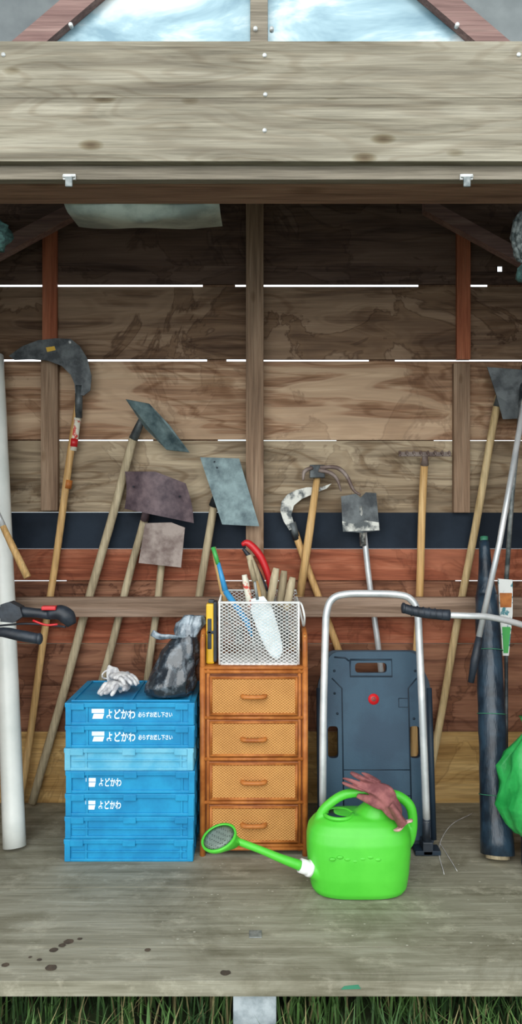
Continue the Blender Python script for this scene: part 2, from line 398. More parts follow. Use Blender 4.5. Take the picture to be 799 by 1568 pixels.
# grey cladding boards in the corners beside the gable window
b = B(); xi = X0+w-0.02; zi = a0.z-0.04*sl
for sg in (-1, 1):
    b.plate([(sg*xi, 0.068, zi), (sg*1.45, 0.068, zi), (sg*1.45, 0.068, 2.86), (sg*0.45, 0.068, 3.4), (sg*(xi-(3.3-zi)/sl), 0.068, 3.3)], (0, 0.008, 0), M['roof'])
b.done('gable_cladding')
# screws + latches
b = B()
for (u, v) in [(405, 85), (406, 145), (405, 200), (5, 84), (794, 84)]:
    p = at(u, v, 0); b.tube([p+Vector((0, -0.002, 0)), p+Vector((0, 0.002, 0))], 0.006, M['screw'])
for (u, v) in [(391, 44), (416, 44), (108, 38), (700, 38)]:
    p = at(u, v, 0.04); b.tube([p+Vector((0, -0.003, 0)), p+Vector((0, 0.01, 0))], 0.006, M['screw'])
b.done('screws', fb)
for i, u in enumerate((107, 713)):
    p = at(u, 275, 0.03); b = B(); x = p.x
    b.box(x-0.018, x+0.018, 0.020, 0.029, p.z-0.004, p.z+0.012, M['screw'], 0.002)
    b.box(x-0.010, x+0.010, 0.014, 0.022, p.z-0.026, p.z+0.002, M['steel'], 0.003)
    b.tube([(x-0.017, 0.017, p.z+0.003), (x+0.017, 0.017, p.z+0.003)], 0.003, M['screw'])
    b.done('latch_%d' % (i+1), fb)
# loose plastic sheet sagging under the ceiling, tucked above the lintel
b = B(); rs = []
for j in range(7):
    row = []
    for i in range(41):
        t = i/40; p = at(98+t*238, 0, 0.22)
        sag = 0.024*math.sin(math.pi*t)**0.6*(1.15-0.6*abs(t-.45)) + 0.005*noise.noise(Vector((t*7, 0, 3)))
        k = [0, .45, .8, 1.0, .9, .7, .2][j]
        row.append(Vector((p.x, 0.207+[0, .01, .03, .05, .08, .12, .2][j]+0.008*math.sin(11*t+j), zs0+0.012-(sag+0.012)*k)))
    rs.append(row)
b.rings(rs, M['sheet'], cap=False, close=False); b.done('plastic_sheet')

# ---------------------------------------------------------------- ground
b = B(); b.box(-8, 8, -6, 8, -0.3, -0.2, M['soil'], 0); b.done('ground')
b = B()
for i in range(6200):
    x = random.uniform(-1.5, 1.5); y = random.uniform(-0.35, 0.6) if i < 5300 else random.uniform(-1.5, 0.2)
    h = random.uniform(0.06, 0.16)+(0.04 if y > 0.1 else 0.0); a = random.uniform(0, 6.28); l = random.uniform(0.02, 0.11)
    if -0.095 < x < 0.06 and 0.0 < y < 0.4: continue
    if 0.03 < y < 0.12: h = min(h, 0.13)
    if abs(abs(x)-1.4) < 0.06: continue
    w = random.uniform(0.002, 0.0045); dx, dy = math.cos(a), math.sin(a); px, py = -dy*w, dx*w
    p0 = Vector((x, y, -0.2)); p1 = p0+Vector((dx*l*0.3, dy*l*0.3, h*0.6)); p2 = p0+Vector((dx*l, dy*l, min(h, 0.15)))
    q = Vector((px, py, 0))
    b.add([p0-q, p0+q, p1+q*0.8, p1-q*0.8, p2], [(0, 1, 2, 3), (3, 2, 4)], M['grass'] if random.random() < 0.85 else M['dry'])
b.done('grass')
b = B(); p, q = at(357, 1530, 0.12), at(423, 1530, 0.12)
b.box(p.x, q.x, 0.10, 0.25, -0.22, -0.045, M['concrete'], 0.006); b.done('concrete_footing')

# dirt spots on the floor, square inset plate
b = B()
def onfloor(u, v):
    d = F*CAMZ/(v-784); return Vector(((u-399.5)*d/F, d+CAMY, 0))
for (u, v, r) in [(82,1455,7),(105,1442,8),(95,1448,6),(78,1482,9),(60,1470,4),(8,1478,6),(226,1455,5),(345,1490,8),(122,1438,4),(46,1466,3)]:
    c = onfloor(u, v); rad = r/520
    ring = [c+Vector((math.cos(t)*rad*(1+0.25*noise.noise(Vector((u, t, v)))), math.sin(t)*rad*0.9*(1+0.3*noise.noise(Vector((v, t, u)))), 0.0012)) for t in [k*math.pi/9 for k in range(18)]]
    b.add(ring, [tuple(range(18))], M['mud'])
for k in range(70):
    c = onfloor(random.uniform(200, 790), random.uniform(1320, 1450)); rad = random.uniform(0.001, 0.003)
    b.add([c+Vector((math.cos(t)*rad*1.5, math.sin(t)*rad, 0.0014)) for t in [j*math.pi/3 for j in range(6)]], [tuple(range(6))], M['chip'])
b.done('dirt_spots')
b = B(); c = onfloor(391, 1431); b.box(c.x-0.02, c.x+0.02, c.y-0.02, c.y+0.02, 0.0, 0.003, M['steel'], 0.001); b.done('floor_patch')
b = B(); c = onfloor(538, 1505)
b.plate([(c.x-0.03, 0.0622, -0.022), (c.x+0.028, 0.0622, -0.020), (c.x+0.02, 0.0622, -0.008), (c.x-0.02, 0.0622, -0.012)], (0, -0.0008, 0), M['green_thread']); b.done('green_tape')

# ---------------------------------------------------------------- crates
CX0, CX1, CY0, CY1, CH = -0.752, -0.254, 0.795, 1.175, 0.0871
for k in range(7):
    lay = 6-k   # 0 = top
    m = M['crate_l'] if lay == 2 else M['crate']
    b = B(); dx = random.uniform(-0.004, 0.003); x0, x1 = CX0+dx, CX1+dx; z0 = k*CH; z1 = z0+CH-0.0006
    b.box(x0+0.008, x1-0.008, CY0+0.008, CY1-0.008, z0+0.004, z1-0.006, m, 0.002)
    b.box(x0, x1, CY0, CY1, z1-0.018, z1, m, 0.003)
    b.box(x0+0.002, x1-0.002, CY0+0.002, CY1-0.002, z0, z0+0.012, m, 0.003)
    if lay in (2, 5, 6): b.box(x0+0.03, x1-0.03, CY0+0.002, CY0+0.012, z0+0.036, z0+0.042, m, 0.001)
    for cx in (x0+0.014, x1-0.014): b.box(cx-0.011, cx+0.011, CY0-0.001, CY0+0.02, z0+0.002, z1-0.002, m, 0.002)
    for cx in (x0+0.085, x1-0.05): b.box(cx-0.004, cx+0.004, CY0+0.003, CY0+0.02, z0+0.002, z1-0.004, m, 0.001)
    for cx in (x0+0.05, x0+0.25, x1-0.05): b.box(cx-0.025, cx+0.025, CY0-0.004, CY0+0.01, z1-0.026, z1-0.002, m, 0.002)
    for yy in (CY0+0.02, CY0+0.12, CY0+0.25, CY1-0.02):
        for sx in (x0+0.001, x1-0.009): b.box(sx, sx+0.008, yy-0.01, yy+0.01, z0+0.002, z1-0.004, m, 0.001)
    if lay == 0:  # recessed lid with ribs and two hatch lines
        b.box(x0+0.02, x1-0.02, CY0+0.02, CY0+0.03, z1, z1+0.006, m, 0.002)
        b.box(x0+0.02, x1-0.02, CY1-0.03, CY1-0.02, z1, z1+0.006, m, 0.002)
        for cx in (x0+0.025, x0+0.25, x1-0.025): b.box(cx-0.005, cx+0.005, CY0+0.031, CY1-0.031, z1, z1+0.006, m, 0.001)
    yf = CY0+0.0072
    if lay in (0, 1):
        b.box(x0+0.102, x0+0.150, yf-.0006, yf+0.002, z0+0.046, z0+0.062, M['print'], 0)
        b.plate([(x0+0.104, yf-.0005, z0+0.024), (x0+0.144, yf-.0005, z0+0.024), (x0+0.150, yf-.0005, z0+0.043), (x0+0.110, yf-.0005, z0+0.043)], (0, .001, 0), M['print'])
        b.text('よどかわ', 0.042, (x0+0.156, yf, z0+0.026), M['print'], sx=0.68)
        b.text('必らずお返し下さい', 0.021, (x0+0.280, yf, z0+0.032), M['print'], sx=0.70)
    elif lay in (3, 4):
        b.box(x0+0.078, x0+0.116, yf-.0006, yf+0.002, z0+0.044, z0+0.058, M['print'], 0)
        b.plate([(x0+0.080, yf-.0005, z0+0.024), (x0+0.112, yf-.0005, z0+0.024), (x0+0.116, yf-.0005, z0+0.041), (x0+0.084, yf-.0005, z0+0.041)], (0, .001, 0), M['print'])
        b.text('よどかわ', 0.036, (x0+0.126, yf, z0+0.028), M['print'], sx=0.62)
    b.done('folding_crate')
ZC = 7*CH

# ---------------------------------------------------------------- rattan chest
b = B(); x0, x1, y0, y1 = -0.238, 0.182, 0.845, 1.19; zt_ = 0.735
b.box(x0+0.004, x1-0.004, y0+0.012, y1, 0.03, zt_-0.004, M['rattan_d'], 0.002)
b.box(x0+0.004, x1-0.004, y0+0.004, y1, zt_-0.004, zt_+0.004, M['rattan'], 0.003)
for xx in (x0+0.010, x1-0.010):
    for yy in (y0+0.006, y1-0.01):
        b.tube([(xx, yy, 0), (xx, yy, zt_)], 0.0115, M['rattan'])
    b.tube(cr([(xx, y0+0.006, zt_-0.01), (xx, y0+0.004, zt_+0.075), (xx, y0+0.03, zt_+0.12), (xx, y0+0.1, zt_+0.135), (xx, y1-0.04, zt_+0.135), (xx, y1-0.01, zt_+0.11), (xx, y1-0.01, zt_)], 5), 0.0105, M['rattan'])
    b.tube([(xx, y0+0.006, zt_+0.03), (xx, y1-0.01, zt_+0.03)], 0.006, M['rattan'])
    b.box(xx-0.003, xx+0.003, y0+0.01, y1-0.015, zt_+0.03, zt_+0.125, M['weave'], 0)
    # inner pair of canes beside the drawers
    sx = 0.022 if xx < 0 else -0.022
    b.tube([(xx+sx, y0+0.006, 0.02), (xx+sx, y0+0.006, zt_)], 0.007, M['rattan'])
b.tube([(x0, y1-0.01, zt_+0.12), (x1, y1-0.01, zt_+0.12)], 0.010, M['rattan'])
for zz in (zt_-0.003, zt_-0.018, 0.041, 0.028, 0.538, 0.377, 0.208):
    b.tube([(x0+0.01, y0+0.004, zz), (x1-0.01, y0+0.004, zz)], 0.0075, M['rattan'])
for (za, zb_) in [(0.703, 0.546), (0.530, 0.386), (0.368, 0.216), (0.200, 0.051)]:
    dx0, dx1 = x0+0.036, x1-0.036
    b.box(dx0, dx1, y0-0.002, y0+0.016, zb_, za, M['rattan_d'], 0.003)
    b.box(dx0+0.010, dx1-0.010, y0-0.006, y0+0.004, zb_+0.012, za-0.012, M['weave'], 0.001)
    for zz in (za-0.008, zb_+0.008): b.tube([(dx0+0.004, y0-0.005, zz), (dx1-0.004, y0-0.005, zz)], 0.0055, M['rattan'])
    for xx in (dx0+0.008, dx1-0.008): b.tube([(xx, y0-0.005, zb_+0.006), (xx, y0-0.005, za-0.006)], 0.0055, M['rattan'])
    zc = (za+zb_)/2; xc = (x0+x1)/2
    b.tube(cr([(xc-0.045, y0-0.004, zc), (xc-0.035, y0-0.024, zc), (xc+0.035, y0-0.024, zc), (xc+0.045, y0-0.004, zc)], 4), 0.0085, M['rattan'], n=10)
    for sx in (-0.036, 0.036): b.ell((xc+sx, y0-0.02, zc), (0.010, 0.010, 0.010), M['rattan'], n=6)
for xx in (x0+0.001, x1-0.001): b.box(xx-0.002, xx+0.002, y0+0.03, y1-0.03, 0.05, 0.70, M['weave'], 0)
b.done('rattan_drawer_chest')
ZT = zt_+0.004

# ---------------------------------------------------------------- wire basket
b = B(); bx0, bx1, by0, by1, bz0, bz1 = -0.163, 0.148, 0.862, 1.08, ZT+0.004, 0.985
wire = 0.0024
b.tube([(bx0, by0, bz1), (bx1, by0, bz1), (bx1, by1, bz1+0.025), (bx0, by1, bz1+0.025), (bx0, by0, bz1)], 0.005, M['white'], n=8)
b.tube([(bx0+0.008, by0+0.005, bz0), (bx1-0.008, by0+0.005, bz0), (bx1-0.008, by1-0.005, bz0), (bx0+0.008, by1-0.005, bz0), (bx0+0.008, by0+0.005, bz0)], 0.004, M['white'], n=8)
def mesh_face(o, ex, ez, w, h, cell=0.0215, asp=0.62):
    o = Vector(o); ex = Vector(ex); ez = Vector(ez); k = asp
    for sgn in (1, -1):
        c = -h/k
        while c < w+h/k:
            if sgn == 1: za = max(0, -c*k); zb = min(h, (w-c)*k)
            else: za = max(0, (c-w)*k); zb = min(h, c*k)
            if zb > za+0.002:
                A = o+ex*(c+sgn*za/k)+ez*za; Bp = o+ex*(c+sgn*zb/k)+ez*zb
                b.tube([A, Bp], wire*0.6, M['white'], n=4, cap=False)
            c += cell
H = bz1-bz0
mesh_face((bx0, by0+0.001, bz0), (1, 0, 0), (0, 0, 1), bx1-bx0, H)
mesh_face((bx0, by1, bz0), (1, 0, 0), (0, 0, 1), bx1-bx0, H+0.02)
mesh_face((bx0, by0, bz0), (0, 1, 0), (0, 0, 1), by1-by0, H)
mesh_face((bx1, by0, bz0), (0, 1, 0), (0, 0, 1), by1-by0, H)
mesh_face((bx0, by0, bz0), (1, 0, 0), (0, 1, 0), bx1-bx0, by1-by0)
for xx in (bx0, bx1):
    for yy in (by0, by1): b.tube([(xx, yy, bz0), (xx, yy, bz1)], 0.004, M['white'], n=8)
b.tube(cr([(bx1, by0+0.03, bz1), (bx1+0.012, by0+0.0, bz1-0.01), (bx1+0.022, by0-0.01, bz1-0.055), (bx1+0.022, by0+0.06, bz1-0.10), (bx1+0.015, by0+0.15, bz1-0.06), (bx1, by1-0.03, bz1)], 5), 0.0042, M['white'], n=8)
b.done('wire_basket')

# hand tools standing in the basket
def hand_tool(name, top, low, r, mh, kind='tine', base=None, mm='steel'):
    b = B(); t, l = Vector(top), Vector(low); d = (l-t).normalized()
    n = cr([t, t+(l-t)*0.33, t+(l-t)*0.66, l], 3)
    b.tube(n, rr([r*0.75, r*1.05, r, r, r*0.8], len(n)), M[mh])
    e = Vector(base)
    b.tube([l-d*0.01, (l+e)/2, e], [r*0.4, r*0.32, r*0.25], M[mm], n=8)
    if kind == 'blade':
        sd = Vector((1, 0, 0)); b.plate([e-sd*0.02, e+sd*0.02, e+sd*0.016+Vector((0, 0, 0.07)), e-sd*0.004+Vector((0, 0, 0.07))], (0, 0.002, 0), M[mm])
    else:
        for q in (-0.02, 0, 0.02): b.tube(cr([e+Vector((0, 0, 0.06)), e+Vector((q, 0, 0.05)), e+Vector((q, -0.005, 0.002))], 3), 0.003, M[mm], n=6)
    return b.done(name)
hand_tool('hand_fork', at(381, 850, 1.0), at(410, 930, 1.0), 0.0165, 'pole_grey', base=(0.06, 1.0, 0.78))
hand_tool('hand_hoe', at(423, 870, 0.97), at(412, 928, 0.97), 0.0165, 'pole_grey', 'blade', (0.04, 0.97, 0.78))
hand_tool('weeding_hoe', at(435, 874, 1.03), at(428, 930, 1.03), 0.0165, 'pole_grey', 'blade', (0.10, 1.03, 0.78))
hand_tool('hand_rake', at(448, 884, 1.0), at(438, 935, 1.0), 0.0165, 'pole_grey', base=(0.11, 0.98, 0.79))
hand_tool('paint_scraper', at(374, 880, 0.95), at(384, 932, 0.95), 0.014, 'label', 'blade', (-0.02, 0.95, 0.80))
hand_tool('paring_chisel', at(390, 886, 0.935), at(400, 932, 0.935), 0.012, 'pole_warm', 'blade', (0.02, 0.935, 0.80))
hand_tool('weeding_sickle', at(327, 838, 0.99), at(345, 925, 0.99), 0.012, 'pole_warm', 'blade', (-0.09, 0.99, 0.80))
b = B(); b.tube([at(334, 862, 0.94), at(345, 905, 0.93)], [0.008, 0.012], M['blue_tool']); b.tube([at(345, 905, 0.93), at(378, 952, 0.91), at(386, 975, 0.90)], [0.012, 0.013, 0.006], M['blue_tool'])
b.tube([at(386, 972, 0.90), (-0.015, 0.90, 0.75)], [.005, .003], M['steel']); b.tube([at(326, 838, 0.95), at(334, 864, 0.94)], [.009, .009], M['green_tool']); b.done('blue_weeder')
# red pruning saw
b = B(); q = cr([at(370, 834, 1.05), at(380, 832, 1.05), at(397, 850, 1.05), at(410, 880, 1.05), at(414, 905, 1.05)], 5)
b.tube(q, rr([0.008, 0.015, 0.017, 0.015, 0.010], len(q)), M['red'])
q = cr([at(372, 840, 1.055), at(384, 856, 1.055), at(396, 880, 1.055), at(408, 905, 1.055)], 5); b.tube(q, rr([0.006, 0.012, 0.012, 0.010], len(q)), M['black'])
b.plate([at(400, 895, 1.05), at(416, 895, 1.05), at(440, 990, 1.05), at(432, 992, 1.05)], (0, 0.003, 0), M['steel']); b.done('pruning_saw')
# hand trowel
b = B(); R = []
for i in range(12):
    t = i/11; c = at(394, 915, 0.885).lerp(at(426, 1009, 0.885), t)
    w = 0.044*(1-0.2*t)*(math.sqrt(max(0, 1-((t-0.0)**6))) if t > 0.5 else 1)*(0.55+0.45*min(1, t*5)) + 0.001
    dirp = Vector((1, 0, 0.25)).normalized()
    R.append([c+dirp*(w*s)+Vector((0, 0.016*(1-abs(s)**2)-0.008, 0)) for s in (-1, -0.6, -0.2, 0.2, 0.6, 1)] + [c+dirp*(w*s)+Vector((0, 0.016*(1-abs(s)**2)-0.0055, 0)) for s in (1, 0.6, 0.2, -0.2, -0.6, -1)])
b.rings(R, M['print']); b.tube([at(394, 918, 0.89), at(388, 880, 0.895)], [0.006, 0.006], M['steel'])
b.tube([at(390, 890, 0.895), at(382, 858, 0.90)], [0.012, 0.010], M['pole_grey']); b.done('hand_trowel')
# yellow / black case
b = B(); xa, xb = -0.217, -0.172
b.box(xa, xb-0.012, 0.88, 0.95, ZT+0.001, 0.978, M['yellow'], 0.008)
b.box(xb-0.016, xb-0.003, 0.875, 0.955, ZT+0.01, 0.985, M['black'], 0.005)
b.box(xa+0.006, xa+0.022, 0.876, 0.884, 0.80, 0.92, M['black'], 0.003)
b.box(xa+0.004, xb-0.006, 0.876, 0.954, 0.86, 0.872, M['black'], 0.003)
b.box(xa+0.008, xb-0.014, 0.90, 0.93, 0.976, 0.992, M['black'], 0.004)
b.done('yellow_tool_case')

# ---------------------------------------------------------------- filled plastic bag
b = B(); rs = []; prof = [(0.0, .070, .055, -.014), (0.008, .090, .074, -.014), (0.04, .096, .080, -.010), (0.08, .090, .076, .002), (0.12, .083, .070, .014), (0.16, .073, .060, .026), (0.20, .060, .048, .038), (0.225, .048, .036, .046), (0.24, .036, .028, .052)]
def bagring(z, rx, ry, ox, amp=0.22, sd=0):
    return [Vector((-0.348+ox+math.cos(t)*rx*(1+amp*noise.noise(Vector((math.cos(t)*1.8, math.sin(t)*1.8, z*14+sd)))+0.05*math.sin(7*t+z*40)+.03*math.sin(13*t-z*70)), 0.885+z*.1+math.sin(t)*ry*(1+amp*noise.noise(Vector((math.cos(t)*2, math.sin(t)*2, z*14+9+sd)))+.05*math.sin(9*t+z*50)), ZC+0.0075+z)) for t in [k*math.pi/28 for k in range(56)]]
P_ = []
for i in range(len(prof)-1):
    for k in range(3):
        t = k/3; P_.append(tuple(prof[i][j]*(1-t)+prof[i+1][j]*t for j in range(4)))
P_.append(prof[-1])
for pz in P_: rs.append(bagring(*pz))
b.rings(rs, M['bag'])
rs = [bagring(0.225, .044, .034, .048), bagring(0.25, .048, .034, .056, 0.5, 3), bagring(0.28, .050, .028, .064, 0.7, 5), bagring(0.31, .036, .014, .072, 0.9, 7)]
b.rings(rs, M['bag_top'], cap=False)
c = Vector((-0.305, 0.895, ZC+0.232))
b.tube(cr([c, c+Vector((-0.05, -0.02, 0.008)), c+Vector((-0.095, -0.02, 0.008)), c+Vector((-0.125, -0.01, 0.022))], 5), rr([0.006, 0.009, 0.013, 0.014], 16), M['bag_top'], n=10, flat=0.35)
b.done('filled_plastic_bag')

# ---------------------------------------------------------------- gloves
def glove(name, mx, mat, curl, cuffmat=None, sc_=1.0, fr_=1.0):
    """glove modelled palm in local XY, fingers toward +Y, back of hand +Z"""
    g = B(); k = sc_
    g.ell((0, 0, 0), (0.048*k, 0.055*k, 0.018*k), mat, n=10)
    g.ell((0, -0.035*k, 0), (0.042*k, 0.045*k, 0.018*k), mat, n=10)
    g.tube([(0, -0.03*k, 0), (0, -0.07*k, 0), (0, -0.10*k, 0)], [0.036*k, 0.038*k, 0.043*k], mat, n=20, flat=0.42)
    lens = [0.058, 0.070, 0.066, 0.050]
    for i, L in enumerate(lens):
        x = (-0.035+i*0.0233)*k; a = math.radians(-9+6*i); cv = curl[i]; p = Vector((x, 0.034*k, 0)); pts = [p]; ang = 0.0
        for j in range(4):
            ang += cv/4; st = L*k/3.4
            p = p+Vector((math.sin(a)*math.cos(ang)*st, math.cos(a)*math.cos(ang)*st, -math.sin(ang)*st)); pts.append(p)
        q = cr(pts, 3); g.tube(q, [x_*fr_ for x_ in rr([0.0120*k, 0.0114*k, 0.0108*k, 0.0102*k, 0.0065*k], len(q))], mat, n=10)
    q = cr([(-0.025*k, -0.03*k, 0), (-0.052*k, -0.008*k, -0.006*k), (-0.064*k, 0.014*k, -0.012*k), (-0.068*k, 0.034*k, -0.014*k)], 4)
    g.tube(q, rr([0.017*k, 0.015*k, 0.013*k, 0.008*k], len(q)), mat, n=10)
    o = B(); o.absorb(g, mat, 0.003, 3)
    n = 24; pts = [Vector((math.cos(t)*0.043*k, -0.10*k, math.sin(t)*0.0195*k)) for t in [j*2*math.pi/n for j in range(n+1)]]
    o.tube(pts, 0.0038*k, cuffmat or mat, n=8)
    return o
def bend(o, fn): o.v = [tuple(fn(Vector(p))) for p in o.v]
g = glove('g', None, M['cotton'], [0.5, 0.4, 0.6, 0.7])
mx = Matrix.Translation((-0.575, 0.90, ZC+0.035)) @ Matrix.Rotation(math.radians(150), 4, 'Z')
bend(g, lambda p: mx @ (Vector((p.x*0.85, p.y*0.75, p.z*0.9))+Vector((0, 0, 0.006*math.sin(p.y*60)))))
zmin = min(p[2] for p in g.v); bend(g, lambda p: p+Vector((0, 0, ZC+0.0065-zmin))); g.done('cotton_glove')
g = glove('g', None, M['cotton'], [0.9, 0.7, 0.5, 0.6])
mx2 = Matrix.Translation((-0.565, 0.95, 0)) @ Matrix.Rotation(math.radians(-125), 4, 'Z')
bend(g, lambda p: mx2 @ (Vector((p.x*0.85, p.y*0.7, p.z*0.9))))
zmin2 = min(p[2] for p in g.v); bend(g, lambda p: p+Vector((0, 0, ZC+0.030-zmin2))); g.done('cotton_glove')

# ---------------------------------------------------------------- watering can
CXc, CYc = 0.347, 0.605
g = B(); rs = []
for (z, hx, hy) in [(0.0, .150, .090), (0.004, .160, .100), (.02, .170, .109), (.07, .178, .115), (.14, .184, .116), (.19, .184, .112), (.222, .178, .103), (.246, .160, .09), (.262, .13, .072), (.272, .08, .045)]:
    ring = []
    for k in range(48):
        t = 2*math.pi*k/48; ct, st = math.cos(t), math.sin(t); e = 2/2.9
        ring.append(Vector((CXc+hx*math.copysign(abs(ct)**e, ct), CYc+hy*math.copysign(abs(st)**e, st), z)))
    rs.append(ring)
g.rings(rs, M['can'])
q = cr([(.203, CYc-0.01, .205), (.213, CYc-0.01, .262), (.243, CYc-0.01, .300), (.298, CYc, .330), (.37, CYc, .338), (.44, CYc, .336), (.496, CYc, .322), (.535, CYc, .285), (.543, CYc, .22), (.532, CYc, .165), (.510, CYc, .14)], 5)
g.tube(q, rr([.022, .018, .0165, .0165, .0165, .0165, .018, .018, .017, .017, .018], len(q)), M['can'], n=14)
q = [(.40, CYc, .24), (.42, CYc, .29), (.425, CYc, .33)]; g.tube(q, [.075, .050, .024], M['can'], n=18)
q = [(.24, .565, .07), (.20, .548, .08), (.165, .54, .098)]; g.tube(q, [.045, .034, .022], M['can'], n=18)
b = B(); b.absorb(g, M['can'], 0.0042, 5)
lip = [Vector((.275+math.cos(t)*.05, CYc-0.02+math.sin(t)*.048, .269)) for t in [k*math.pi/14 for k in range(29)]]
b.tube(lip, 0.007, M['can'], n=8)
b.tube([(.275, CYc-0.02, .2665), (.275, CYc-0.02, .2705)], .046, M['trolley_d'], n=24)  # dark disc paints the shade inside the filler opening
s0, s1 = Vector((.172, .543, .094)), Vector((.135, .535, .110))
b.tube([s0, s1], [.025, .024], M['white'], n=20); b.tube([s0+(s0-s1)*0.1, s0+(s1-s0)*0.25], .028, M['white'], n=20)
q = cr([s1+Vector((.004, 0, -.002)), (.07, .53, .136), (0.0, .53, .165), (-.085, .528, .198)], 5)
b.tube(q, rr([.018, .0145, .0125, .0125], len(q)), M['can'], n=14)
nrm = Vector((-.30, -.30, .90)).normalized(); rc = Vector((-.146, .52, .214))
rot = nrm.to_track_quat('Z', 'Y').to_matrix()
def disc(c, r, n=30): return [c+rot @ Vector((math.cos(2*math.pi*k/n)*r, math.sin(2*math.pi*k/n)*r, 0)) for k in range(n)]
base = Vector((-.08, .528, .196))
rs = [disc(base, .012), disc(base.lerp(rc, .35)-nrm*.014, .030), disc(rc-nrm*.018, .056), disc(rc-nrm*.006, .064), disc(rc+nrm*.003, .064), disc(rc+nrm*.003, .057), disc(rc, .056)]
b.rings(rs, M['can'])
rs = [disc(rc+nrm*.0005, .056), disc(rc+nrm*.004, .035), disc(rc+nrm*.005, .008)]; b.rings(rs, M['rose'])
# embossed chain of ovals on the body front
for i in range(7):
    x = .245+i*.026; b.ell((x, CYc-.1135, .150+.007*math.sin(i*1.6)), (.011, .0028, .006), M['can'], n=6)
b.done('watering_can')

# reddish glove draped over can handle
g = glove('g', None, M['glove'], [0.7, 0.5, 0.5, 0.6], M['glove_c'], 1.10, 1.12)
def drape(p):
    # cuff (y<0) hangs down toward the front-right, fingers lie over the handle to the top-left
    a = math.radians(34); L = -p.y
    side = Vector((math.cos(a), 0.05, math.sin(a)))
    dn = Vector((math.sin(a), -0.22, -math.cos(a))).normalized(); up = Vector((0.90, 0.0, -0.42)).normalized()
    w = min(1, max(0, (L+0.03)/0.06)); d = up.lerp(dn, w).normalized()
    return Vector((.425, .565, .357)) + d*L*1.08 + side*p.x*0.78 + Vector((0, -1, 0.3))*p.z*0.95 + Vector((0, -0.03*w, 0)) + Vector((0, .005*math.sin(p.x*90+p.y*40), .004*math.sin(p.x*90)))
bend(g, drape); g.done('work_glove')

# ---------------------------------------------------------------- platform trolley
TH = math.radians(8); Tv = Vector((0, math.sin(TH), math.cos(TH))); Nv = Vector((0, -math.cos(TH), math.sin(TH))); T0 = Vector((0, .905, 0.006))
def tp(x, L, n=0.0): return T0+Vector((x, 0, 0))+Tv*L+Nv*n
def rpoly(pts, rad, n=5):
    out = []; m = len(pts)
    for i in range(m):
        p = Vector(pts[i]); a = Vector(pts[i-1]); c = Vector(pts[(i+1) % m]); r = min(rad, (a-p).length*.45, (c-p).length*.45)
        s_, e_ = p+(a-p).normalized()*r, p+(c-p).normalized()*r
        for k in range(n+1):
            t = k/n; out.append((1-t)**2*s_+2*t*(1-t)*p+t*t*e_)
    return out
def tplate(bb, poly, n0, n1, mat): bb.plate([tp(p.x, p.y, n0) for p in poly], Nv*(n1-n0), mat)
V2 = lambda x, y: Vector((x, y))
b = B(); a = B()
outer = rpoly([V2(.232, 0), V2(.694, 0), V2(.692, .64), V2(.668, .69), V2(.655, .772), V2(.268, .772), V2(.255, .69), V2(.232, .64)], .05)
tplate(a, outer, -0.03, 0.0, M['trolley'])
cuts = []
SL = [(.385, .515, .682, .722), (.270, .312, .345, .47), (.600, .642, .345, .47)]
for (x0, x1, l0, l1) in SL:
    c_ = B(); tplate(c_, rpoly([V2(x0, l0), V2(x1, l0), V2(x1, l1), V2(x0, l1)], .016), -0.06, 0.05, M['trolley']); cuts.append(c_)
inner = rpoly([V2(.254, .03), V2(.672, .03), V2(.664, .66), V2(.645, .767), V2(.278, .767), V2(.260, .66)], .05)
b.absorb(a, M['trolley_d'], cut=cuts)
a = B(); tplate(a, inner, 0.0005, 0.010, M['trolley']); cuts2 = []
for (x0, x1, l0, l1) in SL:
    c_ = B(); tplate(c_, rpoly([V2(x0, l0), V2(x1, l0), V2(x1, l1), V2(x0, l1)], .016), -0.06, 0.05, M['trolley']); cuts2.append(c_)
b.absorb(a, M['trolley'], cut=cuts2)
def ridge(pts, r=.0035):
    b.tube([tp(x, l, .010) for x, l in pts], r, M['trolley_d'], n=6)
ridge([(.30, .745), (.345, .742), (.36, .73)]); ridge([(.29, .66), (.33, .62), (.33, .10)], .003); ridge([(.635, .66), (.60, .62), (.60, .10)], .003)
ridge([(.365, .735), (.535, .735), (.535, .668), (.365, .668), (.365, .735)], .004)
for l in (.10, .2, .3): ridge([(.33, l), (.60, l)], .002)
ridge([(.56, .58), (.60, .58), (.60, .545), (.56, .545), (.56, .58)], .002)
for p in [(.30, .69), (.63, .69), (.30, .60), (.62, .50), (.31, .52)]: b.tube([tp(p[0], p[1], .009), tp(p[0], p[1], .0125)], .005, M['trolley_d'])
b.tube([tp(.458, .577, .009), tp(.458, .577, .0125)], .022, M['red'], n=24); b.tube([tp(.458, .577, .012), tp(.458, .577, .0138)], .009, M['rust2'], n=16); b.tube([tp(.458, .577, .0135), tp(.458, .577, .0145)], .004, M['red'], n=12)
for xs in (.238, .688): b.tube([tp(xs, .03, -.004), tp(xs, .62, -.004)], .012, M['trolley_d'])
for xs in (.28, .64):
    for l in (.09, .66):
        b.box(xs-.03, xs+.03, T0.y+Tv.y*l+.028, T0.y+Tv.y*l+.06, l-.03, l+.03, M['trolley_d'], .003)
        cc = Vector((xs, T0.y+Tv.y*l+.085, l)); b.tube([cc-Vector((.014, 0, 0)), cc+Vector((.014, 0, 0))], .034, M['black'], n=20)
hq = [at(494, 1238, .85), at(495, 1100, .865), at(498, 975, .885), at(500, 938, .89), at(508, 918, .895), at(528, 910, .895), at(570, 909, .895), at(612, 911, .895), at(630, 919, .895), at(639, 938, .89), at(642, 985, .885), at(647, 1100, .865), at(653, 1258, .85)]
q = cr(hq, 5); b.tube(q, 0.0145, M['chrome'], n=14)
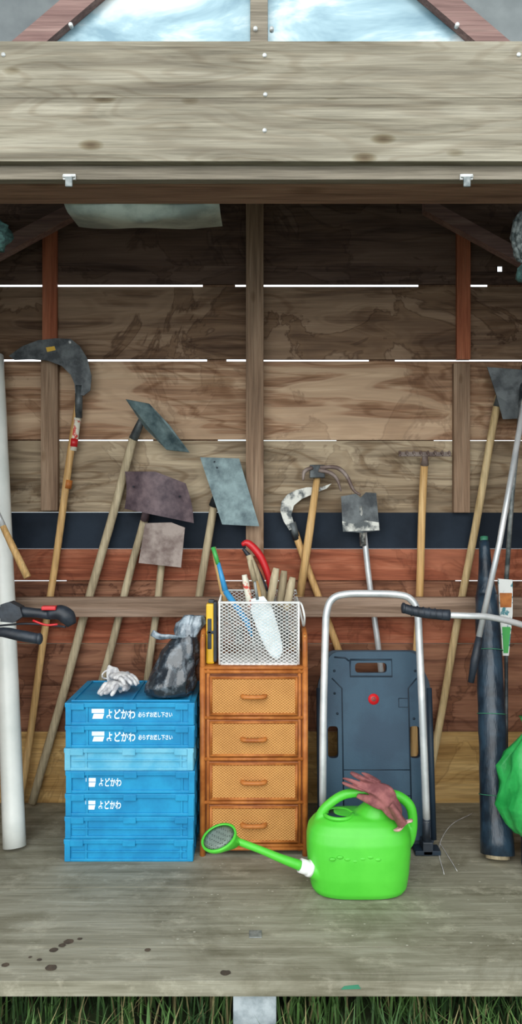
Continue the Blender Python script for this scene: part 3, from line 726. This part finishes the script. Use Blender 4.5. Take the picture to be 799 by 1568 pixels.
for e, sx in ((hq[0], -.004), (hq[-1], 0.004)):
    b.box(e.x-.02+sx, e.x+.02+sx, .838, .90, 0.0+.004, .055, M['black'], .004)
    b.tube([e+Vector((0, 0, .012)), Vector((e.x, .86, .04))], .0155, M['black'])
b.box(.60, .70, .838, .90, .004, .022, M['trolley_d'], .003)
b.done('platform_trolley')

# ---------------------------------------------------------------- rolls
def taper(bb, p0, p1, rads, mat, n=24, segs=20, wob=0.0):
    p0, p1 = Vector(p0), Vector(p1); pts = [p0.lerp(p1, i/segs) for i in range(segs+1)]
    r = rr(rads, segs+1); r = [x*(1+wob*noise.noise(Vector((i*.6, 3, 1)))) for i, x in enumerate(r)]
    bb.tube(pts, r, mat, n=n)
b = B(); p0, p1 = Vector((at(22, 1301, .9).x, .9, 0.012)), at(-8, 545, 1.30)
taper(b, p0, p1, [.045, .043, .043, .041, .038], M['film_w'], wob=.05)
d = (p1-p0).normalized(); b.tube([p0-d*.002, p0+d*.03], .028, M['cotton']); b.tube([p1, p1+d*.05], .018, M['pole_grey'])
b.done('plastic_film_roll')
b = B(); p0 = Vector((at(762, 1322, .80).x, .80, .012)); p1 = at(741, 822, 1.16); d = (p1-p0)
taper(b, p0+d*.012, p0+d*.80, [.064, .058, .054, .053, .051, .046], M['film_b'], wob=.08)
taper(b, p0+d*.79, p0+d*.985, [.046, .032, .026, .021], M['film_b'], segs=8)
b.tube([p0, p0+d*.03], .045, M['pole_grey']); b.tube([p0+d*.98, p1], .017, M['green_thread'])
for t in (.18, .42, .62):
    c = p0+d*t; dn = d.normalized(); s_ = Vector((1, 0, 0)); s_ = (s_-dn*s_.dot(dn)).normalized(); w_ = dn.cross(s_); R_ = .0555 if t > .3 else .0605
    b.tube([c+s_*math.cos(a_)*R_+w_*math.sin(a_)*R_ for a_ in [k*math.pi/12 for k in range(25)]], .0018, M['green_thread'], n=6)
b.done('weed_mat_roll')
# green bag at right, sitting on a small dark case
b = B(); c = Vector((1.005, .68, .345)); rs = []
for (dz, r_) in [(-.19, .02), (-.185, .07), (-.15, .105), (-.08, .122), (0.0, .125), (.06, .115), (.11, .095), (.15, .065), (.18, .040), (.21, .035), (.24, .055)]:
    rs.append([c+Vector((math.cos(t)*r_*(1+.35*noise.noise(Vector((math.cos(t)*2.5, math.sin(t)*2.5, dz*12)))+.04*math.sin(8*t+dz*50)), math.sin(t)*r_*.7*(1+.35*noise.noise(Vector((math.cos(t)*2.5, 4+math.sin(t)*2.5, dz*12)))), dz)) for t in [k*math.pi/22 for k in range(44)]])
b.rings(rs, M['gbag'])
b.done('green_poly_bag')
b = B(); b.box(.985, 1.20, .60, .77, 0, .155, M['trolley_d'], .01); b.box(.995, 1.19, .596, .602, .06, .068, M['trolley'], .002); b.box(1.06, 1.12, .59, .602, .08, .11, M['steel'], .003); b.done('tool_case')

# ---------------------------------------------------------------- long tools behind the rail
YP = 1.325
def P(u, v, y=YP): return at(u, v, y)
def pole(b, u0, v0, u1, v1, r, mat, y0=YP, y1=YP):
    p0, p1 = P(u0, v0, y0), P(u1, v1, y1)
    d = p1-p0; pts = [p0+d*(i/12)+Vector((.0022*math.sin(i*1.1+u0), .0, 0)) for i in range(13)]
    b.tube(pts, r, mat); return p0, p1
def extend(u0, v0, u1, v1, y=YP):
    # run the handle on down to the floor
    t = (784+CAMZ*F/(y-CAMY)-4-v0)/(v1-v0); return u0+(u1-u0)*t, v0+(v1-v0)*t
# bush hook
b = B(); ue, ve = extend(122, 600, 45, 1130); pole(b, 122, 600, ue, ve, .0165, M['pole_warm'])
ol = [(115,602),(128,606),(138,598),(140,576),(133,548),(122,530),(108,519),(84,518),(58,521),(34,530),(13,545),(22,551),(48,550),(72,552),(94,560),(108,574),(114,588)]
b.plate([P(u, v, 1.300) for u, v in ol], (0, .004, 0), M['steel_dark'])
b.plate([P(u, v, 1.298) for u, v in [(70,532),(83,530),(85,536),(72,539)]], (0, .002, 0), M['yellow'])
b.tube([P(121, 590, 1.31), P(120, 640, 1.322)], .0175, M['steel_dark'])
b.tube([P(118, 640), P(111, 690)], .0182, M['label']); b.tube([P(113.5, 672, YP-.001), P(112, 684, YP-.001)], .0186, M['red'])
b.tube([P(105, 735), P(103, 748)], .0182, M['rattan'])
b.tube([P(107, 524, 1.296), P(107, 524, 1.308)], .008, M['chrome']); b.done('bush_hook')
# broad hoe, blade seen nearly edge-on
b = B(); ue, ve = 50, 1229; pole(b, 206, 665, ue, ve, .0195, M['pole_grey'])
b.plate([P(192,611,1.22), P(228,618,1.22), P(258,650,1.25), P(289,692,1.28), P(254,688,1.31), P(222,656,1.30)], (.004, .002, -.003), M['steel_teal'])
b.tube([P(217, 640, 1.29), P(213, 652, 1.31), P(204, 672)], [.012, .018, .0215], M['steel_dark']); b.done('garden_hoe')
# rusty scoop hoe
b = B(); ue, ve = extend(222, 790, 158, 1035); pole(b, 222, 790, ue, ve, .0175, M['pole_grey'])
rs = []
for i in range(9):
    t = i/8; row = []
    for j in range(9):
        s_ = j/8; top = (191+s_*93, 722+ (0 if s_ < .5 else (s_-.5)*36)); bot = (190+s_*106, 779+s_*22)
        u = top[0]+(bot[0]-top[0])*t+3*math.sin(t*3); v = top[1]+(bot[1]-top[1])*t
        row.append(P(u, v, 1.235+.05*(2*s_-1)**2+.015*t))
    rs.append(row)
b.rings(rs, M['rust'], cap=False, close=False); b.rings([[p+Vector((0, .004, 0)) for p in r] for r in rs], M['rust'], cap=False, close=False)
b.tube([P(228, 765, 1.262), P(221, 796, 1.31)], [.014, .019], M['rust'])
for u, v in ((204, 745), (275, 760)): b.tube([P(u, v, 1.25), P(u, v, 1.262)], .004, M['black'])
b.done('rusty_hoe')
# square hoe
b = B(); ue, ve = extend(250, 866, 228, 1035); pole(b, 250, 845, ue, ve, .0165, M['pole_grey'])
b.plate([P(212,862,1.26), P(222,801,1.27), P(262,800,1.27), P(283,808,1.27), P(277,869,1.26)], (0, .004, 0), M['rust2'])
b.tube([P(256, 803, 1.28), P(250, 860, 1.315)], [.012, .018], M['rust2']); b.done('square_hoe')
# wide blade hoe
b = B(); ue, ve = extend(326, 768, 304, 915); pole(b, 328, 765, ue, ve, .018, M['pole_grey'])
b.plate([P(306,700,1.28), P(366,702,1.28), P(397,806,1.25), P(340,803,1.25)], (0, .004, 0), M['steel_teal'])
b.tube([P(340, 735, 1.29), P(326, 775, 1.32)], [.013, .020], M['steel_dark'])
for (u, v) in ((328, 707), (332, 716)): b.tube([P(u, v, 1.272), P(u, v, 1.284)], .004, M['black'])
b.done('flat_hoe')
# three-prong cultivator
b = B(); b.tube([P(486, 728, 1.306), P(473, 820, 1.306), P(459, 912, 1.306)], [.015, .0185, .019], M['pole_warm'])
ue, ve = extend(486, 728, 459, 912, 1.306)
b.tube([P(459, 912, 1.306), P(ue, ve, 1.306)], [.019, .019], M['pole_warm'])
b.box(P(474,0,1.29).x, P(497,0,1.29).x, 1.27, 1.315, P(0,732,1.29).z, P(0,712,1.29).z, M['steel_dark'], .004)
for pts in ([(490,716),(515,716),(530,728),(541,750),(552,758)], [(488,720),(505,724),(516,734),(522,752)], [(478,716),(466,722),(464,736)]):
    q = cr([P(u, v, 1.27-.01*i) for i, (u, v) in enumerate(pts)], 4); b.tube(q, rr([.009, .0095, .008, .004], len(q)), M['rust2'], n=8)
b.done('hand_cultivator')
# sickle
b = B(); ue, ve = extend(450, 812, 519, 1000); pole(b, 449, 808, ue, ve, .0165, M['pole_warm'], 1.345, 1.345)
ol = [(443,812),(434,798),(429,782),(431,768),(440,757),(454,750),(470,746),(492,746),(508,740),(500,748),(478,757),(462,764),(450,774),(446,788),(452,808)]
b.plate([P(u, v, 1.325) for u, v in ol], (0, .004, 0), M['rustw']); b.tube([P(447, 800, 1.335), P(454, 826, 1.345)], .0175, M['steel_dark']); b.done('long_sickle')
# small shovel
b = B(); ue, ve = extend(555, 813, 578, 995); pole(b, 555, 800, ue, ve, .0135, M['chrome'])
b.plate([P(522,760,1.29), P(545,756,1.285), P(552,762,1.285), P(560,754,1.285), P(576,755,1.29), P(581,812,1.28), P(556,816,1.275), P(525,814,1.28)], (0, .004, 0), M['steel_dark'])
b.plate([P(524,798,1.276), P(540,802,1.276), P(560,797,1.276), P(580,800,1.276), P(581,812,1.278), P(525,814,1.278)], (0, .003, 0), M['rustw'])
b.tube([P(552, 775, 1.283), P(556, 835, 1.32)], [.008, .0155], M['rustw']); b.done('square_shovel')
# rake
b = B(); ue, ve = extend(650, 702, 638, 1005); pole(b, 650, 702, ue, ve, .0175, M['pole_warm'])
b.box(P(610,0,1.30).x, P(690,0,1.30).x, 1.292, 1.304, P(0,699,1.30).z, P(0,692,1.30).z, M['rust2'], .002)
for i in range(8):
    u = 612+i*10.8; q = cr([P(u, 695, 1.298), P(u, 692, 1.27), P(u+1, 697, 1.245)], 3); b.tube(q, rr([.006, .006, .004], len(q)), M['rust2'], n=8)
b.tube([P(651, 692, 1.30), P(650, 712, 1.322)], [.010, .019], M['rust2']); b.done('garden_rake')
# right hoe
b = B(); ue, ve = extend(763, 612, 672, 1110); pole(b, 764, 606, ue, ve, .0175, M['pole'])
b.plate([P(746,562,1.29), P(800,566,1.27), P(815,640,1.25), P(770,642,1.27), P(760,605,1.29)], (0, .005, 0), M['steel_dark'])
b.tube([P(768, 590, 1.30), P(762, 622, 1.32)], [.012, .020], M['steel_dark']); b.done('draw_hoe')
# labelled pole saw at right
b = B(); b.tube([at(796, 640, 1.12), at(784, 760, 1.12), at(775, 892, 1.12)], .010, M['steel'])
b.plate([at(763,886,1.10), at(785,888,1.10), at(785,940,1.10), at(779,1004,1.10), at(770,1004,1.10), at(765,940,1.10)], (0, .012, 0), M['label2'])
b.plate([at(765,908,1.098), at(784,908,1.098), at(783,930,1.098), at(766,930,1.098)], (0, .002, 0), M['rattan'])
b.plate([at(769,960,1.098), at(782,960,1.098), at(778,1000,1.098), at(771,1000,1.098)], (0, .002, 0), M['green_tool'])
b.tube([at(775, 1000, 1.11), Vector((at(775, 1000, 1.11).x, 1.11, 0.003))], .008, M['steel_dark']); b.tube([at(796, 640, 1.12), at(802, 560, 1.365)], .010, M['steel_dark'])
b.done('pole_saw')

# ---------------------------------------------------------------- brush cutters
b = B()
b.tube([at(802, 620, .98), at(765, 830, .93), at(731, 985, .90)], .0120, M['chrome'])
b.tube([at(734, 975, .90), at(727, 1010, .90), at(721, 1045, .90)], [.014, .017, .012], M['black'])
b.tube([at(802, 620, .98), at(822, 520, 1.0), at(850, 500, 1.0)], .0120, M['chrome'])
xo = at(850, 0, .9).x
b.tube([(xo, .9, 0.003), (xo, .95, 1.0), (xo, 1.0, 1.62)], .013, M['chrome'])
b.tube([at(850, 500, 1.0), (xo, 1.0, 1.5)], .011, M['chrome'])
q = cr([at(686, 942, .70), at(715, 943, .70), at(750, 945, .72), (at(800, 957, .76)), at(840, 975, .86), (xo, .93, .82)], 5); b.tube(q, .0120, M['chrome'])
q = cr([at(617, 931, .70), at(635, 936, .70), at(662, 940, .70), at(688, 942, .70)], 4); b.tube(q, rr([.018, .0175, .0195, .019, .021], len(q)), M['black'], n=16)
for i in range(6):
    c = at(630+i*9, 935+i*1.2, .70); b.tube([c-Vector((.002, 0, 0)), c+Vector((.002, 0, 0))], .0205, M['black'], n=16)
b.ell(at(618, 931, .70), (.010, .02, .021), M['black'], n=8)
b.done('brush_cutter')
b = B(); xo = at(-45, 0, .62).x
b.tube([(xo, .62, .003), (xo, .66, .9), (xo, .72, 1.7)], .013, M['chrome'])
q = cr([(xo, .64, .93), at(-10, 940, .62), at(20, 937, .62), at(48, 938, .62), at(78, 941, .62)], 4); b.tube(q, rr([.017, .018, .024, .020, .017, .019], len(q)), M['black'], n=16)
q = cr([at(74, 940, .62), at(92, 938, .62), at(103, 945, .62), at(110, 957, .62)], 4); b.tube(q, rr([.020, .028, .030, .018], len(q)), M['black'], n=16)
b.plate([at(0,926,.59), at(14,922,.59), at(30,930,.59), at(34,944,.59), at(20,954,.59), at(0,952,.59)], (0, .05, 0), M['black'])
b.box(at(64,0,.60).x, at(86,0,.60).x, .590, .62, at(0,934,.6).z, at(0,928,.6).z, M['red'], .003)
b.tube(cr([at(50,950,.60), at(70,957,.60), at(88,956,.60)], 3), .004, M['red'], n=8)
q = cr([(xo, .64, .87), at(-5, 968, .60), at(30, 973, .58), at(58, 978, .57)], 4); b.tube(q, rr([.013, .015, .019, .020, .018], len(q)), M['black'], n=16)
b.ell(at(60, 978, .57), (.012, .02, .021), M['black'], n=8)
b.tube(cr([at(100, 960, .62), at(84, 958, .63), at(40, 955, .63), at(0, 958, .63)], 4), .004, M['black'], n=6)
b.done('brush_cutter')
# wooden handled sickle by film roll
b = B(); b.tube([at(-8, 780, .98), at(18, 835, .96), at(42, 884, .95)], [.011, .0145, .0155], M['pole_warm'])
b.tube([at(-14, 768, .985), at(4, 806, .97)], .0145, M['chrome'])
b.plate([at(-8,770,.985), at(-30,730,1.0), at(-75,715,1.05), at(-110,730,1.1), at(-75,735,1.05), at(-45,750,1.0), at(-18,785,.985)], (0, .004, 0), M['steel_dark']); b.done('hand_sickle')
# hanging nets at the eaves
b = B()
for i in range(14):
    c = at(806+random.uniform(-5, 5), 362, .27); k_ = random.uniform(.5, 1.0); pts = [c+Vector((math.cos(t)*.034*k_, random.uniform(-.02, .02), math.sin(t)*.078*k_)) for t in [k*math.pi/8 for k in range(16)]]
    pts.append(pts[0]); b.tube(pts, .007, M['net_g'], n=6)
b.ell(at(808, 418, .27), (.035, .03, .035), M['net'], n=8, nz=.5)
b.tube([at(804, 335, .27), (at(804, 0, .27).x, .20, zs0+.01)], .004, M['net_g']); b.done('rope_coil')
b = B(); b.ell(at(-8, 362, .27), (.045, .04, .05), M['net'], n=10, nz=.6, seed=4); b.tube([at(-8, 345, .27), (at(-8, 0, .27).x, .20, zs0+.01)], .004, M['net_g']); b.done('net_bundle')
# loose wire on the floor
b = B(); q = cr([onfloor(680, 1340)+Vector((0, 0, .003)), onfloor(672, 1300)+Vector((0, 0, .004)), onfloor(690, 1265)+Vector((0, 0, .003)), onfloor(724, 1246)+Vector((0, 0, .003))], 8); b.tube(q, .0014, M['cotton'], n=6)
q = cr([onfloor(672, 1290)+Vector((0, 0, .003)), onfloor(688, 1315)+Vector((0, 0, .003)), onfloor(700, 1335)+Vector((0, 0, .003))], 6); b.tube(q, .0012, M['cotton'], n=6); b.done('loose_wire')

# ---------------------------------------------------------------- light, sky, camera
w = bpy.data.worlds.new('overcast'); sc.world = w; w.use_nodes = True; nt = w.node_tree; bg = nt.nodes['Background']
tc = N(nt, 'ShaderNodeTexCoord'); mp = N(nt, 'ShaderNodeMapping'); mp.inputs['Scale'].default_value = (1, 1, 2.2)
nt.links.new(tc.outputs['Generated'], mp.inputs[0]); n = noise_n(nt, mp.outputs[0], 2.2, 6, 0.55)
nt.links.new(ramp(nt, n, [(0.38, (0.72, 0.86, 0.94, 1)), (0.62, (1.0, 1.0, 1.0, 1))]), bg.inputs['Color']); bg.inputs['Strength'].default_value = 1.7
sd = bpy.data.lights.new('sun', 'SUN'); sd.energy = 2.0; sd.angle = math.radians(60); sd.color = (1.0, .99, .95)
so = bpy.data.objects.new('sun', sd); so.rotation_euler = (math.radians(68), 0, math.radians(-10)); so.location = (0, -4, 5); sc.collection.objects.link(so)
cd = bpy.data.cameras.new('camera'); cd.sensor_fit = 'VERTICAL'; cd.sensor_height = 24; cd.lens = 24*F/1568.0; cd.clip_start = .05
co = bpy.data.objects.new('camera', cd); co.location = (0, CAMY, CAMZ); co.rotation_euler = (math.pi/2, 0, 0); sc.collection.objects.link(co); sc.camera = co
try: sc.view_settings.view_transform = 'Standard'
except Exception as e: print(e)
